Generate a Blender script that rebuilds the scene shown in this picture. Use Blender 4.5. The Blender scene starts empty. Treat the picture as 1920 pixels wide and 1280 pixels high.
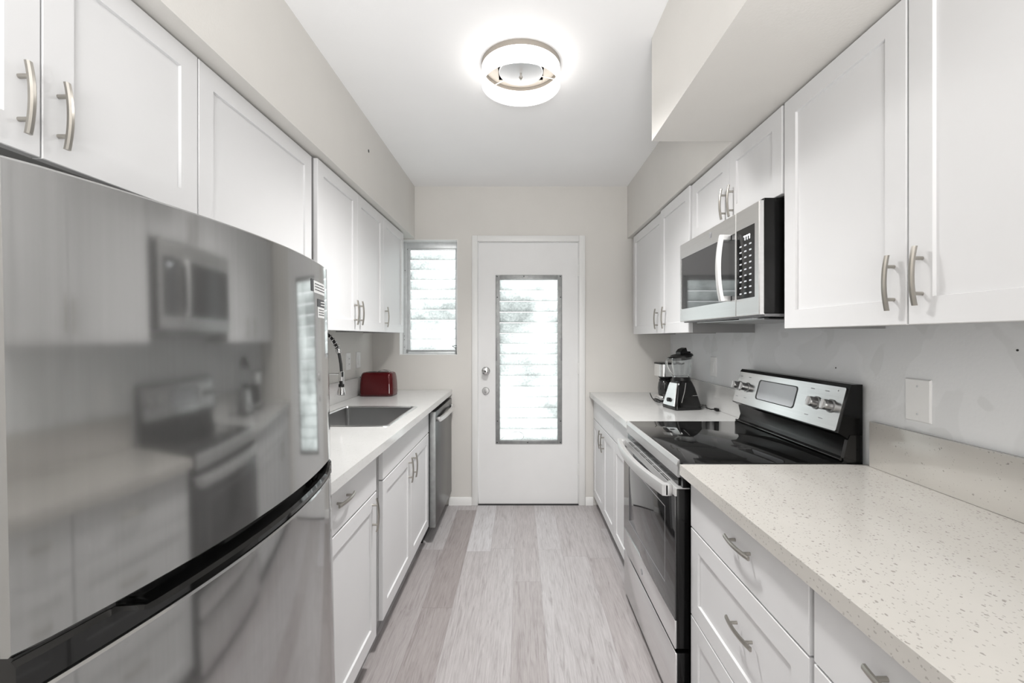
import bpy, bmesh, math, random
from mathutils import Vector, Matrix
PI = math.pi
random.seed(4)
S = bpy.context.scene
COL = S.collection

# ------------------------------------------------------------------ camera, world, lights, exposure
CH = 1.32            # camera height
D = 3.487            # distance to the far wall
CEIL = 2.507
cam = bpy.data.cameras.new('camera'); camo = bpy.data.objects.new('camera', cam); COL.objects.link(camo)
camo.location = (0, 0, CH); camo.rotation_euler = (PI/2, 0, 0)
cam.sensor_width = 36; cam.lens = 830/1920*36
cam.shift_x = -15/1920; cam.shift_y = -8/1920; cam.clip_start = 0.02
S.camera = camo
S.view_settings.view_transform = 'Standard'; S.view_settings.look = 'None'
S.view_settings.exposure = 1.84; S.view_settings.gamma = 1; S.view_settings.use_curve_mapping = False
w = bpy.data.worlds.new('world'); S.world = w; w.use_nodes = True
bg = w.node_tree.nodes['Background']; bg.inputs[0].default_value = (0.96, 0.985, 1.0, 1); bg.inputs[1].default_value = 1.3

def area(name, loc, rot, sx, sy, power, col=(1, 1, 1)):
    l = bpy.data.lights.new(name, 'AREA'); l.shape = 'RECTANGLE'; l.size = sx; l.size_y = sy; l.energy = power; l.color = col
    o = bpy.data.objects.new(name, l); COL.objects.link(o); o.location = loc; o.rotation_euler = rot
    return o
# added fill light behind the camera, inside the closed rear wall
area('rear_fill', (0, -2.3, 1.15), (PI/2 + 0.05, 0, 0), 2.2, 2.0, 11, (1, 0.99, 0.97))
# added upward fill behind the camera to brighten the ceiling
area('ceiling_fill', (-0.05, -0.9, 1.15), (PI - 0.5, 0, 0), 0.8, 0.5, 9.5, (1, 0.995, 0.985)).data.spread = math.radians(115)

# ------------------------------------------------------------------ materials
def newmat(name):
    m = bpy.data.materials.new(name); m.use_nodes = True
    return m, m.node_tree, m.node_tree.nodes['Principled BSDF']
def setp(b, col=None, rough=None, metal=None, **k):
    if col is not None: b.inputs['Base Color'].default_value = (*col, 1)
    if rough is not None: b.inputs['Roughness'].default_value = rough
    if metal is not None: b.inputs['Metallic'].default_value = metal
    for a, v in k.items(): b.inputs[a.replace('_', ' ')].default_value = v
def N(t, typ, **k):
    n = t.nodes.new(typ)
    for a, v in k.items(): setattr(n, a, v)
    return n
def coords(t, scale=(1, 1, 1)):
    tc = N(t, 'ShaderNodeTexCoord'); mp = N(t, 'ShaderNodeMapping'); mp.inputs['Scale'].default_value = scale
    g = N(t, 'ShaderNodeNewGeometry'); t.links.new(g.outputs['Position'], mp.inputs['Vector'])
    return mp.outputs[0]
def ramp(t, src, stops):
    r = N(t, 'ShaderNodeValToRGB'); e = r.color_ramp.elements
    while len(e) < len(stops): e.new(0.5)
    for i, (p, c) in enumerate(stops):
        e[i].position = p; e[i].color = (*c, 1)
    t.links.new(src, r.inputs[0]); return r.outputs[0]
def noise(t, vec, scale, detail=3, rough=0.5, dist=0):
    n = N(t, 'ShaderNodeTexNoise'); n.inputs['Scale'].default_value = scale; n.inputs['Detail'].default_value = detail
    n.inputs['Roughness'].default_value = rough; n.inputs['Distortion'].default_value = dist
    t.links.new(vec, n.inputs['Vector']); return n.outputs['Fac']
def bump(t, b, h, strength, dist=0.01):
    n = N(t, 'ShaderNodeBump'); n.inputs['Strength'].default_value = strength; n.inputs['Distance'].default_value = dist
    t.links.new(h, n.inputs['Height']); t.links.new(n.outputs[0], b.inputs['Normal'])
def simple(name, col, rough=0.5, metal=0.0, var=0.03, nscale=6, bmp=0, bscale=60, sc=(1, 1, 1), **k):
    m, t, b = newmat(name); setp(b, col, rough, metal, **k)
    v = coords(t, sc)
    c0 = tuple(max(0, x*(1-var)) for x in col); c1 = tuple(min(1, x*(1+var)) for x in col)
    t.links.new(ramp(t, noise(t, v, nscale), [(0.3, c0), (0.7, c1)]), b.inputs['Base Color'])
    if bmp: bump(t, b, noise(t, v, bscale), bmp, 0.002)
    return m
M = {}
M['paint'] = simple('wall_paint', (0.69, 0.672, 0.642), 0.6, var=0.02, nscale=3, bmp=0.15, bscale=180)
M['ceil'] = simple('ceiling_paint', (0.92, 0.92, 0.925), 0.7, var=0.01, nscale=3, bmp=0.1, bscale=150)
M['white'] = simple('cabinet_white', (0.70, 0.70, 0.707), 0.38, var=0.008)
M['doorw'] = simple('door_white', (0.78, 0.78, 0.78), 0.4, var=0.015, bmp=0.08, bscale=60)
M['trimw'] = simple('trim_white', (0.80, 0.80, 0.79), 0.35, var=0.01)
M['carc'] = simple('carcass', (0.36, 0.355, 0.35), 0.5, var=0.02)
M['nickel'] = simple('brushed_nickel', (0.44, 0.42, 0.385), 0.28, 1.0, var=0.04, nscale=40)
M['steel'] = simple('stainless', (0.66, 0.66, 0.66), 0.2, 1.0, var=0.04, nscale=3, sc=(1, 1, 60))
M['steelL'] = simple('stainless_light', (0.78, 0.78, 0.78), 0.26, 1.0, var=0.03, nscale=3, sc=(1, 1, 60))
M['steelh'] = simple('stainless_sink', (0.42, 0.42, 0.42), 0.3, 1.0, var=0.05, nscale=5)
M['fridge'] = simple('fridge_stainless', (0.40, 0.40, 0.397), 0.085, 0.85, var=0.03, nscale=2, sc=(1, 60, 1))
M['dw'] = simple('dishwasher_steel', (0.10, 0.10, 0.10), 0.28, 1.0, var=0.04, nscale=3)
M['chrome'] = simple('chrome', (0.75, 0.75, 0.75), 0.08, 1.0, var=0.01)
M['alu'] = simple('aluminium', (0.33, 0.34, 0.34), 0.4, 0.6, var=0.12, nscale=25)
M['aluW'] = simple('pale_aluminium', (0.74, 0.76, 0.77), 0.4, 0.4, var=0.06, nscale=25)
M['black'] = simple('black_plastic', (0.008, 0.008, 0.008), 0.3, var=0.05, Specular_IOR_Level=0.35)
M['gblack'] = simple('gloss_black', (0.006, 0.006, 0.006), 0.05, var=0.02)
M['blackE'] = simple('black_enamel', (0.005, 0.005, 0.005), 0.16, var=0.02, Specular_IOR_Level=0.28)
M['ovenG'] = simple('oven_glass', (0.02, 0.02, 0.021), 0.05, var=0.02, IOR=1.75)
M['rubber'] = simple('rubber', (0.02, 0.02, 0.02), 0.6)
M['dark'] = simple('dark_gap', (0.03, 0.03, 0.03), 0.7)
M['grey'] = simple('grey_plastic', (0.25, 0.25, 0.26), 0.4)
M['plate'] = simple('plate_white', (0.88, 0.88, 0.88), 0.35, var=0.01)
M['redm'] = simple('toaster_red', (0.08, 0.004, 0.006), 0.16, 0.3, var=0.05)
M['redd'] = simple('toaster_dark_red', (0.045, 0.006, 0.008), 0.3)
M['disp'] = simple('display_grey', (0.58, 0.60, 0.63), 0.12)
M['cream'] = simple('lamp_pan', (0.30, 0.27, 0.235), 0.5)
M['lampd'] = simple('lamp_disc', (0.44, 0.44, 0.45), 0.45, 1.0)
M['paper'] = simple('sticker_paper', (0.72, 0.72, 0.72), 0.5)
M['ink'] = simple('sticker_ink', (0.05, 0.05, 0.055), 0.5)
M['filter'] = simple('grease_filter', (0.30, 0.30, 0.30), 0.4, 0.8, var=0.5, nscale=300)
M['putty'] = simple('old_putty', (0.36, 0.345, 0.32), 0.7, var=0.35, nscale=18)

def emat(name, col, strength):
    m = bpy.data.materials.new(name); m.use_nodes = True; t = m.node_tree
    b = t.nodes['Principled BSDF']; setp(b, (0.9, 0.9, 0.9), 0.4)
    b.inputs['Emission Color'].default_value = (*col, 1); b.inputs['Emission Strength'].default_value = strength
    return m
M['glow'] = emat('lamp_acrylic', (1, 0.965, 0.92), 1.0)
M['glowI'] = emat('lamp_acrylic_inside', (1, 0.97, 0.93), 1.3)
M['digit'] = emat('clock_digit', (0.9, 0.95, 1.0), 0.7)

# right-hand wall: paint lightened to stand in for missing light, patched with filler
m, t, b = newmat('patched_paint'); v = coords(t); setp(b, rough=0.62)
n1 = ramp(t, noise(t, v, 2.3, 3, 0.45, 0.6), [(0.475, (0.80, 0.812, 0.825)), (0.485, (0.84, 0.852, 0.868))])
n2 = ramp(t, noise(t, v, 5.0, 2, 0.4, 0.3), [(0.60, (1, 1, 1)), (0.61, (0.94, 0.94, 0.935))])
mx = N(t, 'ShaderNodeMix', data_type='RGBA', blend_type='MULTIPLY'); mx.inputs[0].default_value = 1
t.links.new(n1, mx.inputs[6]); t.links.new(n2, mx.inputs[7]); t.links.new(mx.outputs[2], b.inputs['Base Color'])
bump(t, b, noise(t, v, 90, 4), 0.25, 0.002); M['patch'] = m

# quartz worktop with flecks
def quartz(name, base, amt):
    m, t, b = newmat(name); v = coords(t, (1, 0.8, 1)); setp(b, rough=0.13)
    col = base
    def vor(scale, thr, cell, dark):
        a = N(t, 'ShaderNodeTexVoronoi'); a.inputs['Scale'].default_value = scale
        add = N(t, 'ShaderNodeVectorMath', operation='ADD')
        nn = N(t, 'ShaderNodeTexNoise'); nn.inputs['Scale'].default_value = scale*1.2; t.links.new(v, nn.inputs['Vector'])
        sc = N(t, 'ShaderNodeVectorMath', operation='SCALE'); sc.inputs['Scale'].default_value = 0.9/scale
        t.links.new(nn.outputs['Color'], sc.inputs[0]); t.links.new(v, add.inputs[0]); t.links.new(sc.outputs[0], add.inputs[1])
        t.links.new(add.outputs[0], a.inputs['Vector'])
        lt = N(t, 'ShaderNodeMath', operation='LESS_THAN'); lt.inputs[1].default_value = thr
        t.links.new(a.outputs['Distance'], lt.inputs[0])
        sp = N(t, 'ShaderNodeSeparateColor'); t.links.new(a.outputs['Color'], sp.inputs[0])
        l2 = N(t, 'ShaderNodeMath', operation='LESS_THAN'); l2.inputs[1].default_value = cell
        t.links.new(sp.outputs[0], l2.inputs[0])
        mu = N(t, 'ShaderNodeMath', operation='MULTIPLY'); t.links.new(lt.outputs[0], mu.inputs[0]); t.links.new(l2.outputs[0], mu.inputs[1])
        m2 = N(t, 'ShaderNodeMath', operation='MULTIPLY'); m2.inputs[1].default_value = dark*amt; t.links.new(mu.outputs[0], m2.inputs[0])
        return m2.outputs[0]
    f1 = vor(150, 0.25, 0.6, 0.6); f2 = vor(85, 0.22, 0.35, 0.9)
    mxx = N(t, 'ShaderNodeMath', operation='MAXIMUM'); t.links.new(f1, mxx.inputs[0]); t.links.new(f2, mxx.inputs[1])
    bs = ramp(t, noise(t, v, 9, 3), [(0.3, tuple(c*0.96 for c in base)), (0.7, base)])
    mix = N(t, 'ShaderNodeMix', data_type='RGBA'); t.links.new(mxx.outputs[0], mix.inputs[0]); t.links.new(bs, mix.inputs[6])
    mix.inputs[7].default_value = (0.30, 0.28, 0.26, 1)
    t.links.new(mix.outputs[2], b.inputs['Base Color']); return m
M['quartz'] = quartz('quartz_near', (0.55, 0.53, 0.497), 1.0)
M['quartzW'] = quartz('quartz_white', (0.62, 0.62, 0.612), 0.22)

# vinyl plank floor
m, t, b = newmat('vinyl_planks'); setp(b, rough=0.36)
geo = N(t, 'ShaderNodeNewGeometry'); sep = N(t, 'ShaderNodeSeparateXYZ'); t.links.new(geo.outputs['Position'], sep.inputs[0])
def mth(op, a, bb=None):
    n = N(t, 'ShaderNodeMath', operation=op)
    for i, x in enumerate((a, bb)):
        if x is None: continue
        if isinstance(x, (int, float)): n.inputs[i].default_value = x
        else: t.links.new(x, n.inputs[i])
    return n.outputs[0]
PW = 0.1475
u = mth('DIVIDE', mth('ADD', sep.outputs[0], 0.036 + 10*PW), PW); iu = mth('FLOOR', u)
wn = N(t, 'ShaderNodeTexWhiteNoise', noise_dimensions='1D'); t.links.new(iu, wn.inputs['W'])
vv = mth('ADD', mth('DIVIDE', sep.outputs[1], 1.22), mth('MULTIPLY', wn.outputs['Value'], 7.3)); iv = mth('FLOOR', vv)
cb = N(t, 'ShaderNodeCombineXYZ'); t.links.new(iu, cb.inputs[0]); t.links.new(iv, cb.inputs[1])
w2 = N(t, 'ShaderNodeTexWhiteNoise', noise_dimensions='3D'); t.links.new(cb.outputs[0], w2.inputs['Vector'])
pc = ramp(t, w2.outputs['Value'], [(0.0, (0.32, 0.29, 0.285)), (0.3, (0.42, 0.395, 0.395)), (0.65, (0.48, 0.465, 0.47)), (1.0, (0.53, 0.52, 0.53))])
# grain, offset per plank
off = N(t, 'ShaderNodeVectorMath', operation='SCALE'); off.inputs['Scale'].default_value = 5.0; t.links.new(w2.outputs['Color'], off.inputs[0])
ad = N(t, 'ShaderNodeVectorMath', operation='ADD'); t.links.new(geo.outputs['Position'], ad.inputs[0]); t.links.new(off.outputs[0], ad.inputs[1])
mp = N(t, 'ShaderNodeMapping'); mp.inputs['Scale'].default_value = (26, 1.7, 1); t.links.new(ad.outputs[0], mp.inputs['Vector'])
gr = noise(t, mp.outputs[0], 2.2, 8, 0.62, 1.6)
mp2 = N(t, 'ShaderNodeMapping'); mp2.inputs['Scale'].default_value = (110, 5, 1); t.links.new(ad.outputs[0], mp2.inputs['Vector'])
gr2 = noise(t, mp2.outputs[0], 2.0, 4, 0.6, 0.5)
gc = ramp(t, gr, [(0.3, (0.70, 0.675, 0.67)), (0.48, (0.96, 0.955, 0.955)), (0.7, (1.09, 1.09, 1.09))])
gc2 = ramp(t, gr2, [(0.3, (0.86, 0.85, 0.85)), (0.7, (1.06, 1.06, 1.06))])
def mul(a, c):
    x = N(t, 'ShaderNodeMix', data_type='RGBA', blend_type='MULTIPLY'); x.inputs[0].default_value = 1
    t.links.new(a, x.inputs[6]); t.links.new(c, x.inputs[7]); return x.outputs[2]
fu = mth('FRACT', u); fv = mth('FRACT', vv)
seam = mth('MAXIMUM', mth('LESS_THAN', fu, 0.010), mth('LESS_THAN', fv, 0.0018))
sc_ = ramp(t, seam, [(0.0, (1, 1, 1)), (1.0, (0.72, 0.70, 0.70))])
t.links.new(mul(mul(mul(pc, gc), gc2), sc_), b.inputs['Base Color'])
bump(t, b, gr, 0.12, 0.002); M['floor'] = m

# obscured louvre glass: passes daylight softly; fine pattern, with outdoor light blotches coloured in
m = bpy.data.materials.new('obscured_glass'); m.use_nodes = True; t = m.node_tree
for n in list(t.nodes): t.nodes.remove(n)
o_ = N(t, 'ShaderNodeOutputMaterial'); v = coords(t)
tr = N(t, 'ShaderNodeBsdfTranslucent'); gl = N(t, 'ShaderNodeBsdfGlossy'); gl.inputs['Roughness'].default_value = 0.45
gl.inputs['Color'].default_value = (0.9, 0.95, 0.95, 1)
mpp = N(t, 'ShaderNodeMapping'); mpp.inputs['Scale'].default_value = (1, 1, 1.0); t.links.new(v, mpp.inputs[0])
big = noise(t, mpp.outputs[0], 3.2, 2, 0.5, 0.4); small = noise(t, mpp.outputs[0], 70, 4, 0.6, 0.3)
sm = N(t, 'ShaderNodeMath', operation='MULTIPLY_ADD'); sm.inputs[1].default_value = 0.32; sm.inputs[2].default_value = 0.34
t.links.new(small, sm.inputs[0])
ml = N(t, 'ShaderNodeMath', operation='ADD'); t.links.new(sm.outputs[0], ml.inputs[0])
bb_ = N(t, 'ShaderNodeMath', operation='MULTIPLY'); bb_.inputs[1].default_value = 0.5; t.links.new(big, bb_.inputs[0]); t.links.new(bb_.outputs[0], ml.inputs[1])
tc_ = ramp(t, ml.outputs[0], [(0.62, (0.33, 0.345, 0.34)), (0.84, (0.68, 0.70, 0.69))]); t.links.new(tc_, tr.inputs['Color'])
mxs = N(t, 'ShaderNodeMixShader'); mxs.inputs[0].default_value = 0.04
t.links.new(tr.outputs[0], mxs.inputs[1]); t.links.new(gl.outputs[0], mxs.inputs[2]); t.links.new(mxs.outputs[0], o_.inputs[0])
M['louvre'] = m
m, t, b = newmat('clear_glass'); setp(b, (0.95, 0.97, 0.97), 0.03, 0, IOR=1.45, Transmission_Weight=0.95); M['glass'] = m
M['satin'] = simple('satin_steel', (0.72, 0.72, 0.72), 0.45, 0.85)
M['knobm'] = simple('knob_metal', (0.42, 0.42, 0.42), 0.3, 1.0)
m, t, b = newmat('smoke_glass'); setp(b, (0.03, 0.03, 0.03), 0.04, 0, IOR=1.5, Transmission_Weight=0.2); M['carafe'] = m

# ------------------------------------------------------------------ geometry helpers
def bx(bm, x0, x1, y0, y1, z0, z1, bev=0.0, seg=2):
    if x1 < x0: x0, x1 = x1, x0
    if y1 < y0: y0, y1 = y1, y0
    if z1 < z0: z0, z1 = z1, z0
    r = bmesh.ops.create_cube(bm, size=1.0); vs = r['verts']
    for q in vs:
        q.co = Vector(((x0+x1)/2 + q.co.x*(x1-x0), (y0+y1)/2 + q.co.y*(y1-y0), (z0+z1)/2 + q.co.z*(z1-z0)))
    if bev > 0:
        bev = min(bev, 0.49*min(x1-x0, y1-y0, z1-z0))
        es = list({e for q in vs for e in q.link_edges})
        bmesh.ops.bevel(bm, geom=es, offset=bev, segments=seg, profile=0.5, affect='EDGES')
def loft(bm, rings, cap0=True, cap1=True, closed=True):
    vr = [[bm.verts.new(p) for p in r] for r in rings]
    n = len(vr[0])
    for a, c in zip(vr[:-1], vr[1:]):
        for i in range(n if closed else n-1):
            j = (i+1) % n
            try: bm.faces.new((a[i], a[j], c[j], c[i]))
            except ValueError: pass
    if cap0: bm.faces.new(list(reversed(vr[0])))
    if cap1: bm.faces.new(vr[-1])
    return vr
def tube(bm, pts, r, n=10, caps=True):
    pts = [Vector(p) for p in pts]; rings = []
    up = Vector((0, 0, 1)); prev = None
    for i, p in enumerate(pts):
        d = (pts[min(i+1, len(pts)-1)] - pts[max(i-1, 0)]).normalized()
        if prev is None:
            a = up if abs(d.dot(up)) < 0.9 else Vector((1, 0, 0))
            x = d.cross(a).normalized()
        else:
            x = (prev - d*prev.dot(d)).normalized()
        prev = x; y = d.cross(x)
        rr = r[i] if isinstance(r, (list, tuple)) else r
        rings.append([p + (x*math.cos(2*PI*k/n) + y*math.sin(2*PI*k/n))*rr for k in range(n)])
    loft(bm, rings, caps, caps)
def lathe(bm, prof, c=(0, 0, 0), n=32, axis='Z', cap0=True, cap1=True):
    c = Vector(c); rings = []
    for r, h in prof:
        ring = []
        for k in range(n):
            a = 2*PI*k/n; q = (r*math.cos(a), r*math.sin(a), h)
            if axis == 'X': q = (h, q[0], q[1])
            elif axis == 'Y': q = (q[1], h, q[0])
            ring.append(c + Vector(q))
        rings.append(ring)
    loft(bm, rings, cap0, cap1)
def prism(bm, poly, a0, a1, axis='Y'):
    def P(u, v, w):
        return (u, w, v) if axis == 'Y' else ((w, u, v) if axis == 'X' else (u, v, w))
    loft(bm, [[P(u, v, a0) for u, v in poly], [P(u, v, a1) for u, v in poly]])
def rrect(cx, cy, hx, hy, r, n=5):
    out = []
    for sx, sy, a0 in ((1, 1, 0), (-1, 1, PI/2), (-1, -1, PI), (1, -1, 1.5*PI)):
        for k in range(n+1):
            a = a0 + PI/2*k/n
            out.append((cx + sx*(hx-r) + r*math.cos(a), cy + sy*(hy-r) + r*math.sin(a)))
    return out
def root_loc(p):
    while p is not None and p.parent is not None: p = p.parent
    return Vector(p.location) if p is not None else Vector((0, 0, 0))
def finish(bm, name, mat, ang=32):
    bmesh.ops.recalc_face_normals(bm, faces=bm.faces)
    me = bpy.data.meshes.new(name); bm.to_mesh(me); bm.free()
    me.polygons.foreach_set('use_smooth', [True]*len(me.polygons))
    me.set_sharp_from_angle(angle=math.radians(ang))
    if mat: me.materials.append(mat)
    return me
def P(name, bm, mat, parent=None, label=None, ang=32):
    """one mesh object; geometry given in room coordinates, stored relative to its thing"""
    if parent is not None: bmesh.ops.translate(bm, verts=bm.verts, vec=-root_loc(parent))
    me = finish(bm, name, M[mat] if isinstance(mat, str) else mat, ang)
    o = bpy.data.objects.new(name, me); COL.objects.link(o); o.parent = parent
    if label: o['label'] = label
    return o
def thing(name, label, cat, loc, group=None):
    o = bpy.data.objects.new(name, None); COL.objects.link(o); o.location = loc; o.empty_display_size = 0.05
    o['label'] = label; o['category'] = cat
    if group: o['group'] = group
    return o
def tag(o, label, cat, group=None):
    o['label'] = label; o['category'] = cat
    if group: o['group'] = group
    return o
def struct(name, bm, mat, parent=None):
    o = P(name, bm, mat, parent)
    if parent is None: o['kind'] = 'structure'
    return o
def B(*boxes, bev=0.0, seg=2):
    bm = bmesh.new()
    for b_ in boxes: bx(bm, *b_, bev=bev, seg=seg)
    return bm

# ------------------------------------------------------------------ room shell
XL, XR = -1.16, 1.186
YB = -2.4
struct('floor', B((-2.2, 2.2, YB, D+0.14, -0.06, 0)), 'floor')
struct('ceiling', B((-2.2, 2.2, YB, D+0.14, CEIL, CEIL+0.06)), 'ceil')
struct('wall_left', B((XL-0.1, XL, YB, D+0.14, 0, CEIL)), 'paint')
struct('wall_front_block', B((-2.2, 2.2, YB-0.1, YB, 0, CEIL)), 'paint')  # unseen wall, added to keep sky light out of the rear
struct('wall_right', B((XR, XR+0.1, YB, D+0.14, 0, CEIL)), 'patch')
# far wall with a door and a window opening
DX0, DX1, DZ = -0.340, 0.470, 2.078
WX0, WX1, WZ0, WZ1 = -0.95, -0.492, 1.18, 2.089
bm = bmesh.new()
yb0, yb1 = D, D+0.14
for c in ((XL, WX0, 0, CEIL), (WX0, WX1, 0, WZ0), (WX0, WX1, WZ1, CEIL), (WX1, DX0, 0, CEIL), (DX0, DX1, DZ, CEIL), (DX1, XR, 0, CEIL)):
    bx(bm, c[0], c[1], yb0, yb1, c[2], c[3])
bmesh.ops.remove_doubles(bm, verts=bm.verts, dist=1e-5)
struct('wall_back', bm, 'paint')
# bulkheads above the wall cabinets
SZ = 2.097
s = struct('wall_soffit_left', B((XL, -0.83, YB, D, SZ, CEIL)), 'paint')
bm = bmesh.new(); lathe(bm, [(0.0085, 0), (0.0085, 0.0012)], (-0.83, 2.426, 2.34), 14, 'X'); P('drill_hole', bm, 'dark', s)
struct('wall_soffit_right', B((0.845, XR, 1.757, D, SZ, CEIL)), 'paint')
struct('wall_beam_right', B((0.523, XR, YB, 1.757, SZ, CEIL)), 'paint')
# baseboards
def board(name, x0, x1):
    bm = bmesh.new()
    prism(bm, [(D, 0), (D-0.014, 0), (D-0.014, 0.045), (D-0.008, 0.058), (D, 0.062)], x0, x1, 'X')
    struct(name, bm, 'trimw')
board('baseboard_left', -0.56, -0.3785); board('baseboard_right', 0.5135, 0.575)

# ------------------------------------------------------------------ exterior door
dr = bpy.data.objects.new('door_1', None); COL.objects.link(dr); dr.location = (0.06, D, 0); dr['kind'] = 'structure'
# casing around it
bm = bmesh.new()
def cas(bm, x0, x1, z0, z1): bx(bm, x0, x1, D-0.016, D-0.0005, z0, z1, bev=0.003)
cas(bm, -0.378, -0.334, 0, 2.118); cas(bm, 0.464, 0.512, 0, 2.118); cas(bm, -0.3335, 0.4635, 2.072, 2.118)
P('casing', bm, 'trimw', dr)
bm = B((-0.340, -0.330, D, D+0.13, 0, 2.078), (0.460, 0.470, D, D+0.13, 0, 2.078), (-0.330, 0.460, D, D+0.13, 2.068, 2.078)); P('jamb', bm, 'trimw', dr)
ys = D+0.004; ye = D+0.044
gx0, gx1, gz0, gz1 = -0.160, 0.298, 0.509, 1.772
bm = bmesh.new()
for c in ((-0.327, gx0, 0.008, 2.064), (gx1, 0.457, 0.008, 2.064), (gx0, gx1, 0.008, gz0), (gx0, gx1, gz1, 2.064)):
    bx(bm, c[0], c[1], ys, ye, c[2], c[3])
bmesh.ops.remove_doubles(bm, verts=bm.verts, dist=1e-5)
slab = P('door_slab', bm, 'doorw', dr)
P('threshold', B((-0.33, 0.46, D-0.01, D+0.13, 0.0, 0.007)), 'dark', dr)
# metal louvre frame screwed onto the door
def ringbox(bm, x0, x1, z0, z1, wl, wr, wb, wt, ya, yb):
    bx(bm, x0, x0+wl, ya, yb, z0, z1, 0.0015); bx(bm, x1-wr, x1, ya, yb, z0, z1, 0.0015)
    bx(bm, x0+wl, x1-wr, ya, yb, z0, z0+wb, 0.0015); bx(bm, x0+wl, x1-wr, ya, yb, z1-wt, z1, 0.0015)
bm = bmesh.new(); ringbox(bm, -0.192, 0.331, 0.480, 1.810, 0.034, 0.036, 0.032, 0.038, ys-0.006, ys)
ringbox(bm, -0.172, 0.308, 0.497, 1.790, 0.012, 0.012, 0.012, 0.014, ys-0.012, ys-0.004)
lf = P('louvre_frame', bm, 'alu', dr, 'grey metal frame')
# ragged sealant border left around the frame
bm = bmesh.new(); rnd = random.Random(2)
def ragged(p0, p1, w, nseg=26):
    p0 = Vector(p0); p1 = Vector(p1); d = (p1-p0); nrm = Vector((d.z, 0, -d.x)).normalized()
    a, c = [], []
    for k in range(nseg+1):
        q = p0 + d*k/nseg
        a.append(q); c.append(q + nrm*w*(0.35+0.9*rnd.random()))
    for yy in (0,):
        va = [bm.verts.new((q.x, ys-0.0015, q.z)) for q in a]; vc = [bm.verts.new((q.x, ys-0.0004, q.z)) for q in c]
        for k in range(nseg): bm.faces.new((va[k], va[k+1], vc[k+1], vc[k]))
ragged((0.331, 0, 0.480), (-0.192, 0, 0.480), 0.010); ragged((-0.192, 0, 1.810), (0.331, 0, 1.810), 0.007)
ragged((-0.192, 0, 0.48), (-0.192, 0, 1.81), 0.004); ragged((0.331, 0, 1.81), (0.331, 0, 0.48), 0.005)
P('sealant', bm, 'putty', lf)
bm = bmesh.new()
for x, z in ((-0.18, 0.492), (0.318, 0.492), (0.06, 0.492), (-0.18, 1.798), (0.318, 1.798), (0.03, 1.80), (-0.178, 1.635), (0.32, 1.635), (-0.178, 0.66), (0.32, 0.66)):
    bm = bmesh.new(); lathe(bm, [(0.0045, 0), (0.0035, -0.002)], (x, ys-0.006, z), 10, 'Y'); P('screw', bm, 'dark', lf)
for x in (-0.190, 0.320): P('operator_clip', B((x, x+0.011, ys-0.011, ys-0.006, 1.135, 1.315), bev=0.001), 'grey', lf, 'dark grey strip')
def louvres(parent, x0, x1, z0, z1, n, yc, tilt=0.010):
    h = (z1-z0)/n
    for i in range(n):
        za = z0 + i*h + 0.0012; zb = z0 + (i+1)*h - 0.0012
        bm = bmesh.new()
        loft(bm, [[(x, yc-tilt, za), (x, yc-tilt+0.004, za), (x, yc+tilt+0.004, zb), (x, yc+tilt, zb)] for x in (x0, x1)])
        P('glass_louvre', bm, 'louvre', parent)
louvres(dr, gx0+0.001, gx1-0.001, gz0, gz1, 15, D+0.022)
# thin wire caught at the bottom
bm = bmesh.new(); tube(bm, [(-0.155, ys-0.008, 0.514), (-0.11, ys-0.010, 0.548), (-0.05, ys-0.012, 0.574), (-0.01, ys-0.012, 0.578), (0.018, ys-0.011, 0.567), (0.030, ys-0.010, 0.545), (0.024, ys-0.009, 0.525), (0.008, ys-0.008, 0.514)], 0.0013, 6)
tag(P('wire_loop', bm, 'grey'), 'thin looped wire at the bottom of the back door louvres', 'wire')
# knob and deadbolt
bm = bmesh.new(); lathe(bm, [(0.033, 0), (0.033, -0.006), (0.026, -0.012), (0.014, -0.016), (0.012, -0.03), (0.022, -0.036), (0.027, -0.048), (0.025, -0.058), (0.016, -0.062), (0.0, -0.062)], (-0.269, ys, 1.055), 28, 'Y', cap1=False)
kn = P('door_handle', bm, 'steel', dr, 'round satin knob')
bm = bmesh.new(); lathe(bm, [(0.007, 0), (0.006, -0.001)], (-0.269, ys-0.0623, 1.055), 14, 'Y'); P('keyhole', bm, 'dark', kn)
bm = bmesh.new(); lathe(bm, [(0.029, 0), (0.029, -0.006), (0.025, -0.012), (0.0, -0.013)], (-0.270, ys, 0.898), 28, 'Y', cap1=False); bx(bm, -0.274, -0.266, ys-0.028, ys-0.012, 0.882, 0.914, 0.002)
P('deadbolt', bm, 'knobm', dr, 'round dull metal deadbolt')
for z in (1.845, 1.075, 0.28):
    bm = bmesh.new(); tube(bm, [(0.461, D-0.002, z-0.045), (0.461, D-0.002, z+0.045)], 0.006, 10); bx(bm, 0.452, 0.461, D-0.001, D+0.004, z-0.045, z+0.045); P('hinge', bm, 'trimw', dr)

# ------------------------------------------------------------------ window
wn_ = bpy.data.objects.new('window_1', None); COL.objects.link(wn_); wn_.location = (-0.72, D+0.1, WZ0); wn_['kind'] = 'structure'
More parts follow.
